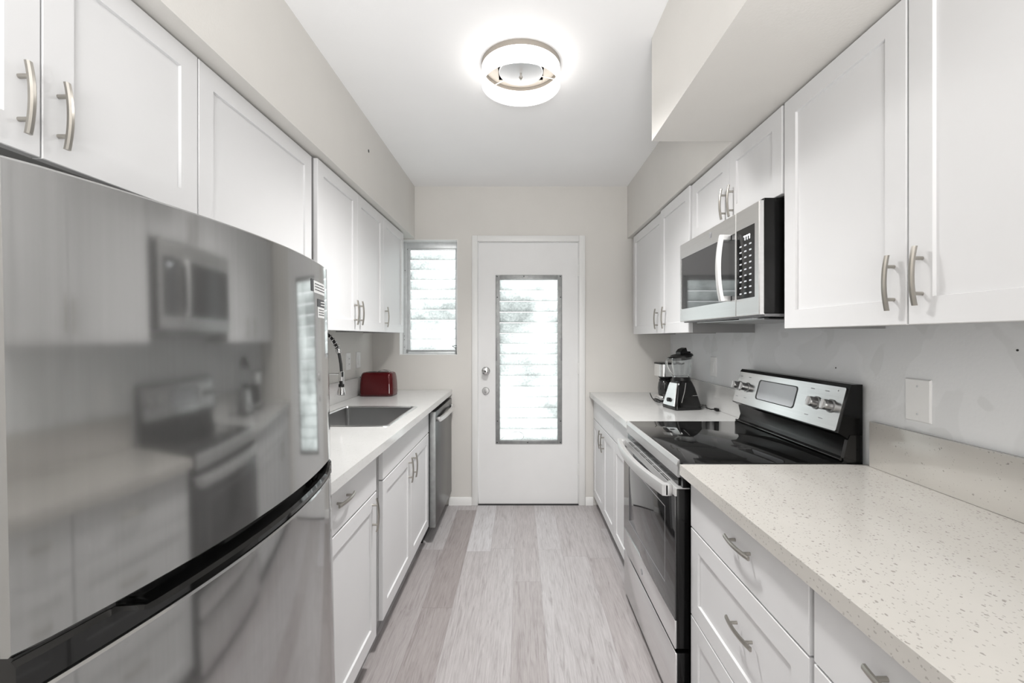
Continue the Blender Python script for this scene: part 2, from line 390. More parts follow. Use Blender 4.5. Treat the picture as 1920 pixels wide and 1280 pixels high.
# white lining of the reveal
bm = B((WX0, WX0+0.004, D-0.001, D+0.14, WZ0+0.004, WZ1-0.004), (WX1-0.004, WX1, D-0.001, D+0.14, WZ0+0.004, WZ1-0.004), (WX0, WX1, D-0.001, D+0.14, WZ0, WZ0+0.004), (WX0, WX1, D-0.001, D+0.14, WZ1-0.004, WZ1))
P('reveal', bm, 'trimw', wn_)
yw = D+0.095
bm = bmesh.new(); ringbox(bm, WX0+0.004, WX1-0.004, WZ0+0.004, WZ1-0.004, 0.03, 0.016, 0.022, 0.045, yw, yw+0.03)
ringbox(bm, WX0+0.034, WX1-0.018, WZ0+0.026, WZ1-0.049, 0.028, 0.014, 0.012, 0.014, yw+0.006, yw+0.03)
wf = P('window_frame', bm, 'aluW', wn_)
louvres(wn_, WX0+0.062, WX1-0.032, WZ0+0.038, WZ1-0.063, 10, yw+0.022)
bm = bmesh.new(); tube(bm, [(WX0+0.04, yw-0.006, WZ0+0.032), (WX1-0.02, yw-0.006, WZ0+0.032)], 0.004, 8)
bx(bm, WX1-0.03, WX1-0.012, yw-0.02, yw, WZ0+0.012, WZ0+0.06, 0.003); tube(bm, [(WX1-0.022, yw-0.02, WZ0+0.05), (WX1-0.05, yw-0.04, WZ0+0.07), (WX1-0.012, yw-0.05, WZ0+0.075)], 0.003, 8)
bx(bm, WX0+0.03, WX0+0.045, yw-0.006, yw, WZ0+0.012, WZ0+0.04, 0.003); P('operator_crank', bm, 'alu', wn_)
bm = bmesh.new()
for x, z in ((WX0+0.015, 1.24), (WX0+0.015, 1.30), (WX0+0.015, 1.33), (WX0+0.02, 1.86), (WX0+0.04, 2.03), (WX1-0.012, 2.02), (WX1-0.012, 2.07)):
    bm = bmesh.new(); lathe(bm, [(0.004, 0), (0.003, -0.002)], (x, yw, z), 8, 'Y'); P('screw', bm, 'grey', wf)

# ------------------------------------------------------------------ ceiling lamp
LX, LY, LR = 0.004, 1.93, 0.170
lamp = thing('ceiling_lamp', 'round flush ceiling lamp with glowing white drum ring and nickel finial', 'lamp', (LX, LY, CEIL))
def ringlathe(bm, r0, r1, z0, z1, n=64):
    rs = []
    for r, z in ((r1, z0), (r1, z1), (r0, z1), (r0, z0), (r1, z0)):
        rs.append([(LX+r*math.cos(2*PI*k/n), LY+r*math.sin(2*PI*k/n), z) for k in range(n)])
    loft(bm, rs, False, False); bmesh.ops.remove_doubles(bm, verts=bm.verts, dist=1e-6)
bm = bmesh.new(); ringlathe(bm, LR-0.006, LR+0.001, CEIL-0.022, CEIL-0.0005)
bx(bm, LX-0.1, LX+0.1, LY-0.1, LY+0.1, CEIL-0.008, CEIL-0.001)
lathe(bm, [(0.162, CEIL-0.002), (0.162, CEIL-0.008)], (LX, LY, 0), 48)
pan = P('ceiling_pan', bm, 'cream', lamp)
bm = bmesh.new(); ringlathe(bm, LR-0.004, LR, CEIL-0.093, CEIL-0.022); P('drum_shade', bm, 'glow', lamp)
bm = bmesh.new(); ringlathe(bm, LR-0.0065, LR-0.0045, CEIL-0.0925, CEIL-0.030)
P('inner_diffuser', bm, 'glowI', lamp)
bm = bmesh.new(); lathe(bm, [(0.094, CEIL-0.028), (0.096, CEIL-0.034), (0.094, CEIL-0.037)], (LX, LY, 0), 48)
P('centre_disc', bm, 'lampd', lamp)
bm = bmesh.new(); lathe(bm, [(0.004, CEIL-0.037), (0.004, CEIL-0.050), (0.0085, CEIL-0.053), (0.0085, CEIL-0.060), (0.005, CEIL-0.064)], (LX, LY, 0), 20); P('finial', bm, 'nickel', lamp)
bm = bmesh.new()
for a in (0.35, 2.44, 4.0):
    bm = bmesh.new(); tube(bm, [(LX+0.09*math.cos(a), LY+0.09*math.sin(a), CEIL-0.03), (LX+0.162*math.cos(a), LY+0.162*math.sin(a), CEIL-0.03)], 0.002, 6)
    P('spoke', bm, 'nickel', lamp)

sp_ = bpy.data.lights.new('lamp_light', 'SPOT'); sp_.energy = 41; sp_.spot_size = math.radians(140); sp_.spot_blend = 1.0; sp_.shadow_soft_size = 0.09; sp_.color = (1, 0.985, 0.965)
so = bpy.data.objects.new('lamp_light', sp_); COL.objects.link(so); so.location = (LX, LY, CEIL-0.10); so.parent = None

# ------------------------------------------------------------------ cabinet fronts and handles
def front(xf, s, y0, y1, z0, z1, panel=True, st=0.058, th=0.019):
    """shaker or slab front; face on plane x=xf looking to s"""
    bm = bmesh.new()
    seq = [(0, th), (0, 0.0015), (0.0015, 0)]
    if panel: seq += [(st, 0), (st+0.0015, 0.007)]
    rings = []
    for i, d in seq:
        x = xf - s*d
        rings.append([(x, y0+i, z0+i), (x, y1-i, z0+i), (x, y1-i, z1-i), (x, y0+i, z1-i)])
    loft(bm, rings); return bm
HM = {}
def handle_mesh(s, vert):
    if (s, vert) in HM: return HM[(s, vert)]
    bm = bmesh.new(); n = 14; L = 0.064
    def Q(out, across, along): return (s*out, across, along) if vert else (s*out, along, across)
    rings = []
    for k in range(n+1):
        tt = -1 + 2*k/n; o = 0.0175 + 0.007*(1-tt*tt); wv = 0.0055; al = tt*L
        ring = []
        for (du, dv) in ((-0.003, -wv), (-0.003, wv), (0.0015, wv), (0.0038, wv*0.45), (0.0038, -wv*0.45), (0.0015, -wv)):
            ring.append(Q(o+du, dv, al))
        rings.append(ring)
    loft(bm, rings)
    for a in (-0.038, 0.038): tube(bm, [Q(0.0, 0, a), Q(0.022, 0, a)], 0.0042, 10)
    HM[(s, vert)] = finish(bm, 'handle', M['nickel']); return HM[(s, vert)]
def handle(door, xf, s, y, z, vert=True):
    o = bpy.data.objects.new('handle', handle_mesh(s, vert)); COL.objects.link(o); o.parent = door
    o.location = Vector((xf, y, z)) - root_loc(door); o['label'] = 'brushed nickel arched bar handle'
    return o
G = 0.0015
def wall_cab(label, s, xf, y0, y1, z0, z1, doors, group, xw=None):
    """doors: list of (y0,y1,handle_y or None,handle_z)"""
    xw = (XL if s > 0 else XR) if xw is None else xw
    t_ = thing('wall_cabinet', label, 'cabinet', (xw + s*0.15, (y0+y1)/2, z0), group)
    cb = B((xw + s*0.0005, xf - s*0.0205, y0+0.0005, y1-0.0005, z0+0.012, z1), (xw+s*0.0005, xf-s*0.0205, y0+0.0005, y0+0.016, z0, z0+0.012), (xw+s*0.0005, xf-s*0.0205, y1-0.016, y1-0.0005, z0, z0+0.012), (xf-s*0.04, xf-s*0.0205, y0+0.016, y1-0.016, z0, z0+0.012))
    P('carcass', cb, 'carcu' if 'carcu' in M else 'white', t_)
    for dy0, dy1, hy, hz in doors:
        d_ = P('door', front(xf, s, dy0+G, dy1-G, z0, z1-0.004), 'white', t_)
        if hy is not None: handle(d_, xf, s, hy, hz)
    return t_
GU = 'white shaker wall cabinets'
M['carcu'] = simple('cabinet_box_shade', (0.30, 0.30, 0.30), 0.45, var=0.01)  # white boxes greyed, shade of their sides put into the colour
ZT = 2.090
wall_cab('white two-door cabinet above the fridge, cut by the left edge of the photo', 1, -0.883, 0.42, 1.214, 1.650, ZT, [(0.42, 0.817, 0.780, 1.742), (0.817, 1.214, 0.847, 1.742)], GU)
wall_cab('white handleless cabinet over the far end of the fridge, beside the two-door fridge cabinet', 1, -0.883, 1.216, 1.878, 1.480, ZT, [(1.216, 1.878, None, 0)], GU)
wall_cab('tall white two-door cabinet above the sink and faucet', 1, -0.865, 1.892, 2.804, 1.352, ZT, [(1.892, 2.354, 2.312, 1.449), (2.354, 2.804, 2.384, 1.449)], GU)
wall_cab('narrow white single-door cabinet right beside the small louvred window', 1, -0.865, 2.806, 3.290, 1.352, ZT, [(2.806, 3.290, 2.838, 1.449)], GU)
wall_cab('white single-door cabinet in the far right corner, furthest from the camera', -1, 0.868, 2.702, 3.390, 1.343, ZT, [(2.702, 3.390, 2.79, 1.435)], GU)
wall_cab('white single-door cabinet just past the microwave, its side coloured shade-grey showing below it', -1, 0.855, 2.235, 2.694, 1.343, ZT, [(2.235, 2.694, 2.604, 1.435)], GU)
wall_cab('short white two-door cabinet directly above the microwave', -1, 0.866, 1.462, 2.233, 1.795, ZT, [(1.462, 1.836, 1.80, 1.874), (1.836, 2.233, 1.868, 1.88)], GU)
wall_cab('large white two-door cabinet nearest the camera on the right, above the blank wall plate', -1, 0.866, 0.50, 1.452, 1.348, ZT, [(0.50, 0.989, 0.953, 1.452), (0.991, 1.452, 1.025, 1.445)], GU)

GB = 'white shaker base cabinets'
def base_cab(label, s, xf, y0, y1, zt, zb, fronts, kick_x=0.07, xw=None):
    xw = XL if s > 0 else XR
    t_ = thing('base_cabinet', label, 'cabinet', (xw + s*0.3, (y0+y1)/2, 0), GB)
    if y0 < 2.3 < y1 and s > 0:   # open above for the sink bowl
        P('carcass', B((xw+s*0.001, xf-s*0.0205, y0+0.0005, y1-0.0005, zb, 0.700), (xf-s*0.0205, xf-s*0.036, y0+0.0005, y1-0.0005, 0.700, zt), (xw+s*0.001, xf-s*0.036, y0+0.0005, y0+0.016, 0.700, zt), (xw+s*0.001, xf-s*0.036, y1-0.016, y1-0.0005, 0.700, zt)), 'white', t_)
    else: P('carcass', B((xw+s*0.001, xf-s*0.0205, y0+0.0005, y1-0.0005, zb, zt)), 'white', t_)
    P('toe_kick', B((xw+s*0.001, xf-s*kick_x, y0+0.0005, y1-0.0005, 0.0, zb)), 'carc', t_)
    for kind, a, b_, c, d_, hs in fronts:
        f = P('drawer' if kind == 'drawer' else ('door' if kind == 'door' else ('false_front' if kind == 'slab' else 'drawer')), front(xf, s, a+G, b_-G, c, d_, panel=kind in ('door', 'pdrawer')), 'white', t_)
        for (hy, hz, v_) in hs: handle(f, xf, s, hy, hz, v_)
    return t_
LT, RT = 0.907, 0.887
zt = LT-0.036
XFL = -0.575
base_cab('white base cabinet with a drawer over a door, next to the fridge', 1, XFL, 1.235, 1.780, zt, 0.125,
         [('drawer', 1.235, 1.774, 0.708, zt-0.004, [(1.43, 0.797, False)]), ('door', 1.235, 1.774, 0.125, 0.702, [(1.725, 0.628, True)])])
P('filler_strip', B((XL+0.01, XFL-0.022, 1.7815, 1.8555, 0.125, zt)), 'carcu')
fs = bpy.data.objects['filler_strip']; tag(fs, 'narrow grey-white filler strip between the drawer cabinet and the sink cabinet', 'filler panel')
base_cab('white two-door sink cabinet with a plain panel above its doors', 1, XFL, 1.857, 2.790, zt, 0.130,
         [('slab', 1.857, 2.790, 0.722, zt-0.004, []), ('door', 1.857, 2.335, 0.130, 0.716, [(2.285, 0.635, True)]), ('door', 2.335, 2.790, 0.130, 0.716, [(2.375, 0.635, True)])])
zr = RT-0.036
XFR = 0.575
base_cab('white corner base cabinet with two doors below the coffee maker, beside the back door', -1, XFR, 2.712, 3.470, zr, 0.085,
         [('slab', 2.712, 3.470, 0.690, zr-0.004, []), ('door', 3.07, 3.470, 0.085, 0.684, [(3.115, 0.60, True)]), ('door', 2.712, 3.07, 0.085, 0.684, [(3.03, 0.595, True)])])
base_cab('white single-door base cabinet between the corner cabinet and the range', -1, XFR, 2.285, 2.710, zr, 0.085,
         [('slab', 2.285, 2.710, 0.690, zr-0.004, []), ('door', 2.285, 2.710, 0.085, 0.684, [])])
base_cab('white three-drawer base cabinet at the near side of the range', -1, XFR, 0.876, 1.492, zr, 0.085,
         [('drawer', 0.880, 1.492, 0.686, zr-0.004, [(1.145, 0.779, False)]), ('pdrawer', 0.880, 1.492, 0.392, 0.681, [(1.135, 0.564, False)]), ('pdrawer', 0.880, 1.492, 0.085, 0.387, [(1.135, 0.27, False)])])
base_cab('white drawer cabinet in the bottom right corner of the photo, nearest the camera', -1, XFR, 0.28, 0.872, zr, 0.085,
         [('drawer', 0.28, 0.868, 0.686, zr-0.004, [(0.655, 0.785, False)]), ('pdrawer', 0.28, 0.868, 0.392, 0.681, [(0.655, 0.564, False)]), ('pdrawer', 0.28, 0.868, 0.085, 0.387, [(0.655, 0.27, False)])])

# ------------------------------------------------------------------ worktops
def slabtop(name, label, boxes, mat, zt_, splash=None):
    t_ = thing(name, label, 'countertop', (boxes[0][0], boxes[0][2], zt_-0.035))
    bm = bmesh.new()
    for b_ in boxes: bx(bm, *b_, zt_-0.035, zt_)
    bmesh.ops.remove_doubles(bm, verts=bm.verts, dist=1e-5)
    P('slab', bm, mat, t_)
    if splash: P('backsplash', B(splash, bev=0.002), mat, t_)
    return t_
SX0, SX1, SY0, SY1 = -1.035, -0.620, 2.055, 2.625
slabtop('worktop', 'white stone worktop around the sink under the red toaster', [(XL+0.001, SX0, 1.235, D-0.001), (SX0, SX1, 1.235, SY0), (SX0, SX1, SY1, D-0.001), (SX1, -0.535, 1.235, D-0.001)], 'quartzW', LT, (XL+0.001, XL+0.017, 1.235, D-0.001, LT+0.0005, 1.035))
slabtop('worktop', 'white stone worktop under the blender, beyond the range', [(0.546, XR-0.001, 2.272, D-0.001)], 'quartzW', RT, (XR-0.017, XR-0.001, 2.30, D-0.001, RT+0.0005, 1.037))
slabtop('worktop', 'cream speckled quartz worktop at the lower right, nearest the camera', [(0.544, XR-0.001, 0.0, 1.508)], 'quartz', RT, (XR-0.017, XR-0.001, 0.0, 1.483, RT+0.0005, 1.038))

# ------------------------------------------------------------------ sink and faucet
sk = thing('sink', 'stainless steel drop-in sink with a thin bright rim', 'sink', ((SX0+SX1)/2, (SY0+SY1)/2, LT))
cx, cy = (SX0+SX1)/2, (SY0+SY1)/2; hx, hy = (SX1-SX0)/2, (SY1-SY0)/2
bm = bmesh.new()
def R(ix, z, r): return [(x, y, z) for x, y in rrect(cx, cy, hx+ix, hy+ix, r)]
loft(bm, [R(0.014, LT+0.0005, 0.03), R(0.013, LT+0.003, 0.03), R(0.004, LT+0.0045, 0.026), R(-0.006, LT+0.0035, 0.02), R(-0.009, LT-0.002, 0.018)], False, False)
P('rim', bm, 'steelL', sk)
bm = bmesh.new()
loft(bm, [R(-0.009, LT-0.002, 0.018), R(-0.010, LT-0.17, 0.018), R(-0.018, LT-0.185, 0.02), R(-0.16, LT-0.19, 0.02)], False, True)
P('basin', bm, 'steelh', sk)
bm = bmesh.new(); lathe(bm, [(0.042, LT-0.1895), (0.040, LT-0.1865), (0.02, LT-0.188)], (cx, cy, 0), 24); P('drain', bm, 'chrome', sk)

FX, FY = -1.085, 2.33
fc = thing('kitchen_faucet', 'chrome spring-neck faucet with black hose hanging over the sink', 'faucet', (FX, FY, LT+0.001))
bm = bmesh.new(); lathe(bm, [(0.026, LT+0.001), (0.026, LT+0.008), (0.018, LT+0.012), (0.018, LT+0.10), (0.013, LT+0.105), (0.013, 1.235)], (FX, FY, 0), 24); tube(bm, [(FX, FY-0.015, LT+0.06), (FX+0.01, FY-0.05, LT+0.075)], 0.005)
P('column', bm, 'chrome', fc)
path = []
ctrl = [(FX, 1.235), (FX, 1.29), (-1.075, 1.335), (-1.045, 1.352), (-1.010, 1.334), (-0.985, 1.307), (-0.966, 1.272), (-0.957, 1.255)]
for i in range(len(ctrl)-1):
    for k in range(8):
        f = k/8; path.append(Vector((ctrl[i][0]*(1-f)+ctrl[i+1][0]*f, FY, ctrl[i][1]*(1-f)+ctrl[i+1][1]*f)))
path.append(Vector((-0.957, FY, 1.255)))
for _ in range(3):
    path = [path[0]] + [(path[i-1]+path[i]*2+path[i+1])/4 for i in range(1, len(path)-1)] + [path[-1]]
bm = bmesh.new(); hp = path + [Vector((-0.950, FY, 1.22)), Vector((-0.943, FY, 1.18)), Vector((-0.940, FY, 1.14))]
tube(bm, hp, 0.0075, 12); P('hose', bm, 'rubber', fc, 'black hose')
bm = bmesh.new(); pts = []; turns = 13; tot = len(path)-1; nn = turns*12
for k in range(nn+1):
    f = k/nn*tot; i = min(int(f), tot-1); p = path[i].lerp(path[i+1], f-i); d = (path[i+1]-path[i]).normalized()
    x = Vector((0, 1, 0)); y = d.cross(x); a = 2*PI*k/12
    pts.append(p + (x*math.cos(a)+y*math.sin(a))*0.0115)
tube(bm, pts, 0.0022, 6); P('spring', bm, 'chrome', fc)
bm = bmesh.new(); d = Vector((0.35, 0, -0.94)).normalized(); c0 = Vector((-0.962, FY, 1.262)); tube(bm, [c0, c0+d*0.004, c0+d*0.028, c0+d*0.03], [0.011, 0.0135, 0.0135, 0.009], 16); P('collar', bm, 'chrome', fc)
bm = bmesh.new(); hx_ = -0.940; lathe(bm, [(0.013, 1.14), (0.0135, 1.135), (0.0135, 1.065), (0.014, 1.055), (0.021, 1.035), (0.0225, 1.019), (0.018, 1.016)], (hx_, FY, 0), 20); P('spray_head', bm, 'chrome', fc)
bm = bmesh.new(); lathe(bm, [(0.0142, 1.074), (0.0142, 1.058)], (hx_, FY, 0), 20); bx(bm, hx_-0.002, hx_+0.012, FY-0.024, FY-0.012, 1.062, 1.092, 0.003); bx(bm, hx_+0.006, hx_+0.014, FY-0.016, FY-0.006, 1.112, 1.138, 0.002); P('trigger', bm, 'black', fc)
bm = bmesh.new(); tube(bm, [(FX, FY, 1.127), (hx_-0.012, FY, 1.127)], 0.004); lathe(bm, [(0.016, 1.12), (0.016, 1.134)], (FX, FY, 0), 16); P('bracket_arm', bm, 'chrome', fc)

# ------------------------------------------------------------------ refrigerator
FYC, FHW = 0.83, 0.38
fr = thing('refrigerator', 'stainless top-freezer refrigerator with bowed doors and a black grip band', 'refrigerator', (-0.80, FYC, 0.008))
XC = -0.494
def bow(y): return XC + 0.047*(1-((y-FYC)/FHW)**2)
def bowed(z0, z1, d0, d1, ya=FYC-FHW, yb=FYC+FHW, n=28, er=0.003):
    """solid following the bow between depth offsets d0 (front) and d1 (back)"""
    bm = bmesh.new(); prof = []
    L = [ya + (yb-ya)*k/n for k in range(n+1)]
    for y in L:
        e = 0
        dy = min(y-(FYC-FHW), FYC+FHW-y)
        if dy < er: e = er - math.sqrt(max(0, er*er-(er-dy)**2))
        prof.append((bow(y)-d0-e, y))
    poly = prof + [(bow(y)-d1 if False else XC-d1, y) for y in reversed(L)]
    c = 0.003
    rings = []
    for z, i in ((z0, c), (z0+c, 0), (z1-c, 0), (z1, c)):
        ring = []
        for k, (x, y) in enumerate(poly): ring.append((x - (i if k <= n else 0), y, z))
        rings.append(ring)
    loft(bm, rings); return bm
L_ = [0]*0
P('cabinet_body', B((-1.095, -0.567, FYC-FHW+0.004, FYC+FHW-0.004, 0.03, 1.488), bev=0.004), 'black', fr)
P('base_grille', B((-0.60, -0.53, FYC-FHW+0.01, FYC+FHW-0.01, 0.002, 0.06), bev=0.003), 'black', fr)
P('rear_foot', B((-1.09, -1.0, FYC-FHW+0.03, FYC+FHW-0.03, 0.0, 0.03), bev=0.003), 'black', fr)
fd = P('freezer_door', bowed(0.987, 1.500, 0.0, 0.014), 'fridge', fr)
P('door_liner', B((-0.566, XC-0.0145, FYC-FHW+0.001, FYC+FHW-0.001, 0.990, 1.498), bev=0.002), 'black', fd, 'black door edge')
rd = P('fridge_door', bowed(0.065, 0.941, 0.0, 0.014), 'fridge', fr)
P('door_liner', B((-0.566, XC-0.0145, FYC-FHW+0.001, FYC+FHW-0.001, 0.067, 0.939), bev=0.002), 'black', rd, 'black door edge')
# black grip band between the doors: full at the near end, scooped along the rest
bm = bmesh.new(); n = 40; rings = []
for k in range(n+1):
    y = FYC-FHW+0.002 + (2*FHW-0.004)*k/n; xb = bow(y)
    q = min(1, max(0, (y-0.54)/0.05)); q = q*q*(3-2*q); q2 = min(1, max(0, (1.19-y)/0.03)); q = q*q2
    rc = 0.004 + 0.030*q
    lip = 0.0
    zz = 0.962 + (0.022)*(1-q)
    rings.append([(XC-0.05, y, 0.9415), (xb-0.005, y, 0.9415), (xb+lip-0.001, y, 0.946), (xb+lip-0.001, y, zz-0.008), (xb-0.006, y, zz-0.002), (xb-rc, y, zz), (xb-rc, y, 0.9865), (XC-0.05, y, 0.9865)])
loft(bm, rings); P('grip_band', bm, 'gblack', fr, 'glossy black grip band')
def sticker(name, y0, y1, z0, z1, mat, off):
    bm = bmesh.new(); n = 4; a = []
    for dd in (off, off+0.0004):
        a.append([bm.verts.new((bow(y0+(y1-y0)*k/n)+dd, y0+(y1-y0)*k/n, z)) for z in (z0, z1) for k in range(n+1)])
    m_ = n+1
    for q in (a[0], a[1]):
        for k in range(n): bm.faces.new((q[k], q[k+1], q[m_+k+1], q[m_+k]))
    for k in range(n):
        bm.faces.new((a[0][k], a[0][k+1], a[1][k+1], a[1][k])); bm.faces.new((a[0][m_+k], a[0][m_+k+1], a[1][m_+k+1], a[1][m_+k]))
    bm.faces.new((a[0][0], a[0][m_], a[1][m_], a[1][0])); bm.faces.new((a[0][n], a[0][m_+n], a[1][m_+n], a[1][n]))
    return bm
for y0, y1, z0, z1, mt, lb in ((1.060, 1.155, 1.421, 1.450, 'paper', 'white sticker'), (1.088, 1.150, 1.389, 1.408, 'ink', 'dark sticker'), (1.088, 1.150, 1.362, 1.3885, 'paper', 'small white sticker'), (1.040, 1.058, 1.423, 1.452, 'ink', 'small black tag')):
    st = P('sticker', sticker('s', y0, y1, z0, z1, mt, 0.0003), mt, fd, lb)
    if mt == 'paper':
        bm = bmesh.new(); r_ = random.Random(int(y0*1000))
        for q in range(3):
            zc = z1 - 0.006 - q*(z1-z0-0.008)/3; yy = y0+0.008
            while yy < y1-0.012:
                wd = 0.004+0.007*r_.random()
                xq = bow(yy+wd/2)+0.0009; bx(bm, xq-0.0001, xq+0.0003, yy, yy+wd, zc-0.0022, zc); yy += wd+0.003
        P('print', bm, 'ink', st)
    elif 'dark' in lb:
        bm = bmesh.new()
        for q in range(2):
            xq = bow(1.12)+0.0012; bx(bm, xq-0.0001, xq+0.0003, 1.100, 1.138, 1.393+q*0.007, 1.3955+q*0.007)
        P('print', bm, 'paper', st)
fr.rotation_euler = (0, -math.radians(1.2), 0)

# ------------------------------------------------------------------ dishwasher
dw = thing('dishwasher', 'dark stainless dishwasher at the end of the left worktop, by the back door', 'dishwasher', (-0.85, 3.13, 0))
P('tub', B((XL+0.03, -0.575, 2.835, 3.462, 0.11, 0.862)), 'dark', dw)
P('toe_panel', B((XL+0.03, -0.625, 2.84, 3.46, 0.0, 0.109)), 'black', dw)
ddr = P('door', B((-0.574, -0.5365, 2.825, 3.470, 0.112, 0.845), bev=0.004), 'dw', dw)
P('door_edge', B((-0.574, -0.537, 2.805, 2.8245, 0.112, 0.845), bev=0.002), 'alu', dw, 'pale grey door edge')
bm = bmesh.new(); n = 16; rings = []
for k in range(n+1):
    tt = -1+2*k/n; y = 3.135+tt*0.285; o = -0.513 + 0.014*(1-tt*tt); rings.append([(o-0.006, y, 0.777), (o+0.006, y, 0.779), (o+0.006, y, 0.806), (o-0.006, y, 0.808)])
loft(bm, rings)
for y in (2.868, 3.402): bx(bm, -0.537, -0.513, y-0.012, y+0.012, 0.780, 0.805, 0.002)
P('handle', bm, 'steelL', ddr, 'bright steel bowed handle')

# ------------------------------------------------------------------ electric range
RY0, RY1 = 1.512, 2.268
rg = thing('electric_range', 'freestanding stainless range with black glass cooktop and oven door', 'stove', (0.86, 1.89, 0))
P('body', B((0.583, 1.172, RY0+0.002, RY1-0.002, 0.03, 0.868), bev=0.003), 'blackE', rg)
for fx_ in (0.62, 1.10):
    for fy_ in (RY0+0.03, RY1-0.07): P('foot', B((fx_, fx_+0.04, fy_, fy_+0.04, 0, 0.029)), 'black', rg)
ct = P('cooktop', B((0.556, 1.118, RY0+0.001, RY1-0.001, 0.878, 0.8905), bev=0.003), 'gblack', rg, 'black ceramic glass')
bm = bmesh.new()
prism(bm, [(0.550, 0.892), (0.556, 0.8925), (0.556, 0.877), (0.586, 0.870), (0.586, 0.832), (0.550, 0.832), (0.547, 0.838), (0.549, 0.866), (0.546, 0.874)], RY0+0.030, RY1-0.001, 'Y')
ft = P('front_trim', bm, 'satin', rg, 'steel front rail')
P('corner_block', B((0.5565, 0.586, RY0+0.001, RY0+0.029, 0.806, 0.877), (0.5515, 0.582, RY0+0.0295, RY1-0.002, 0.8045, 0.8315)), 'blackE', rg, 'black corner and gap below the rail')
bm = bmesh.new()
for zo in (0.0, 0.007):
    for q in range(6):
        y0 = 1.60+q*0.098; bx(bm, 0.5335+zo, 0.5375+zo, y0, y0+0.088, 0.8034, 0.8042)
P('vent_slots', bm, 'dark', rg)
# oven door
XO = 0.531
od = P('oven_door', B((XO+0.006, 0.581, RY0+0.004, RY1-0.004, 0.252, 0.800), bev=0.003), 'blackE', rg)
P('door_glass', B((XO, XO+0.0055, RY0+0.005, RY1-0.005, 0.350, 0.775), bev=0.001), 'ovenG', od, 'dark glass')
P('door_rail', B((XO-0.0005, XO+0.0058, RY0+0.004, RY1-0.004, 0.253, 0.3495), bev=0.001), 'steelL', od, 'steel bottom rail')
P('door_rail', B((XO-0.0005, XO+0.0058, RY0+0.004, RY1-0.004, 0.7755, 0.801), (XO+0.006, 0.5815, RY0+0.004, RY1-0.004, 0.8003, 0.8035)), 'satin', od, 'steel top rail')
bm = bmesh.new(); ringb = (0.43, 0.70); bx(bm, XO-0.0006, XO, 1.62, 2.16, 0.424, 0.4275); bx(bm, XO-0.0006, XO, 1.62, 1.6235, 0.4275, 0.70); bx(bm, XO-0.0006, XO, 2.1565, 2.16, 0.4275, 0.70); bx(bm, XO-0.0006, XO, 1.62, 2.16, 0.70, 0.7035)
P('window_outline', bm, 'grey', od)
# oven rack glimpsed: emblem, handle
bm = bmesh.new(); lathe(bm, [(0.012, 0), (0.012, -0.0012)], (XO-0.0005, 1.93, 0.298), 24, 'X'); P('emblem', bm, 'grey', od)
bm = bmesh.new(); n = 20; rings = []
for k in range(n+1):
    tt = -1+2*k/n; y = 1.89+tt*0.352; o = 0.503 - 0.030*(1-tt*tt)
    rings.append([(o+0.010, y, 0.768), (o-0.008, y, 0.770), (o-0.010, y, 0.776), (o-0.010, y, 0.802), (o-0.007, y, 0.808), (o+0.010, y, 0.809)])
loft(bm, rings)
for y in (1.552, 2.228): bx(bm, 0.505, XO, y-0.014, y+0.014, 0.768, 0.808, 0.003)
P('oven_handle', bm, 'satin', od, 'wide bowed steel handle')
# storage drawer
sd = P('storage_drawer', B((XO+0.001, XO+0.009, RY0+0.004, RY1-0.004, 0.035, 0.238), bev=0.003), 'steelL', rg, 'steel drawer front')
P('drawer_box', B((XO+0.0095, 0.582, RY0+0.006, RY1-0.006, 0.037, 0.236), bev=0.003), 'blackE', sd)
# backguard
bgd = bmesh.new(); prism(bgd, [(1.172, 0.869), (1.172, 1.158), (1.137, 1.158), (1.130, 1.150), (1.088, 0.992), (1.118, 0.975), (1.128, 0.93), (1.120, 0.905), (1.100, 0.8915), (1.100, 0.869)], RY0+0.002, RY1-0.002, 'Y')
bk = P('backguard', bgd, 'blackE', rg, 'black enamel back panel')
# raised end cap
bm = bmesh.new(); prism(bm, [(1.170, 0.895), (1.170, 0.985), (1.128, 0.985), (1.118, 0.965), (1.104, 0.90), (1.12, 0.893)], RY0-0.0005, RY0+0.014, 'Y'); P('end_cap', bm, 'gblack', bk)
bm = bmesh.new(); tube(bm, [(1.098, RY0+0.004, 0.902), (1.098, RY1-0.02, 0.902)], 0.005, 10); P('ledge', bm, 'gblack', bk)
# control panel lies on the slanted face from (1.130,1.150) to (1.088,0.992)
pa, pb = Vector((1.130, 0, 1.150)), Vector((1.088, 0, 0.992)); dv = (pb-pa).normalized(); nv = Vector((dv.z, 0, -dv.x)); nv = nv if nv.x < 0 else -nv
def onp(t_, y, out): q = pa + dv*t_ + nv*out; return Vector((q.x, y, q.z))
def panelbox(bm, t0, t1, y0, y1, o0, o1, r=0.0):
    pts = rrect((t0+t1)/2, (y0+y1)/2, (t1-t0)/2, (y1-y0)/2, max(r, 0.0005), 4)
    loft(bm, [[onp(a, b_, o) for a, b_ in pts] for o in (o0, o1)])
PLEN = (pb-pa).length
bm = bmesh.new(); panelbox(bm, 0.006, PLEN-0.004, RY0+0.012, RY1-0.010, 0.0, 0.004, 0.006)
cp = P('control_panel', bm, 'steel', bk, 'brushed steel control panel')
bm = bmesh.new(); panelbox(bm, 0.030, 0.122, 1.775, 2.065, 0.004, 0.0048, 0.014); P('display_bezel', bm, 'black', cp)
bm = bmesh.new(); panelbox(bm, 0.034, 0.118, 1.782, 2.052, 0.0048, 0.0056, 0.012); dp = P('display', bm, 'disp', cp, 'pale grey display window')
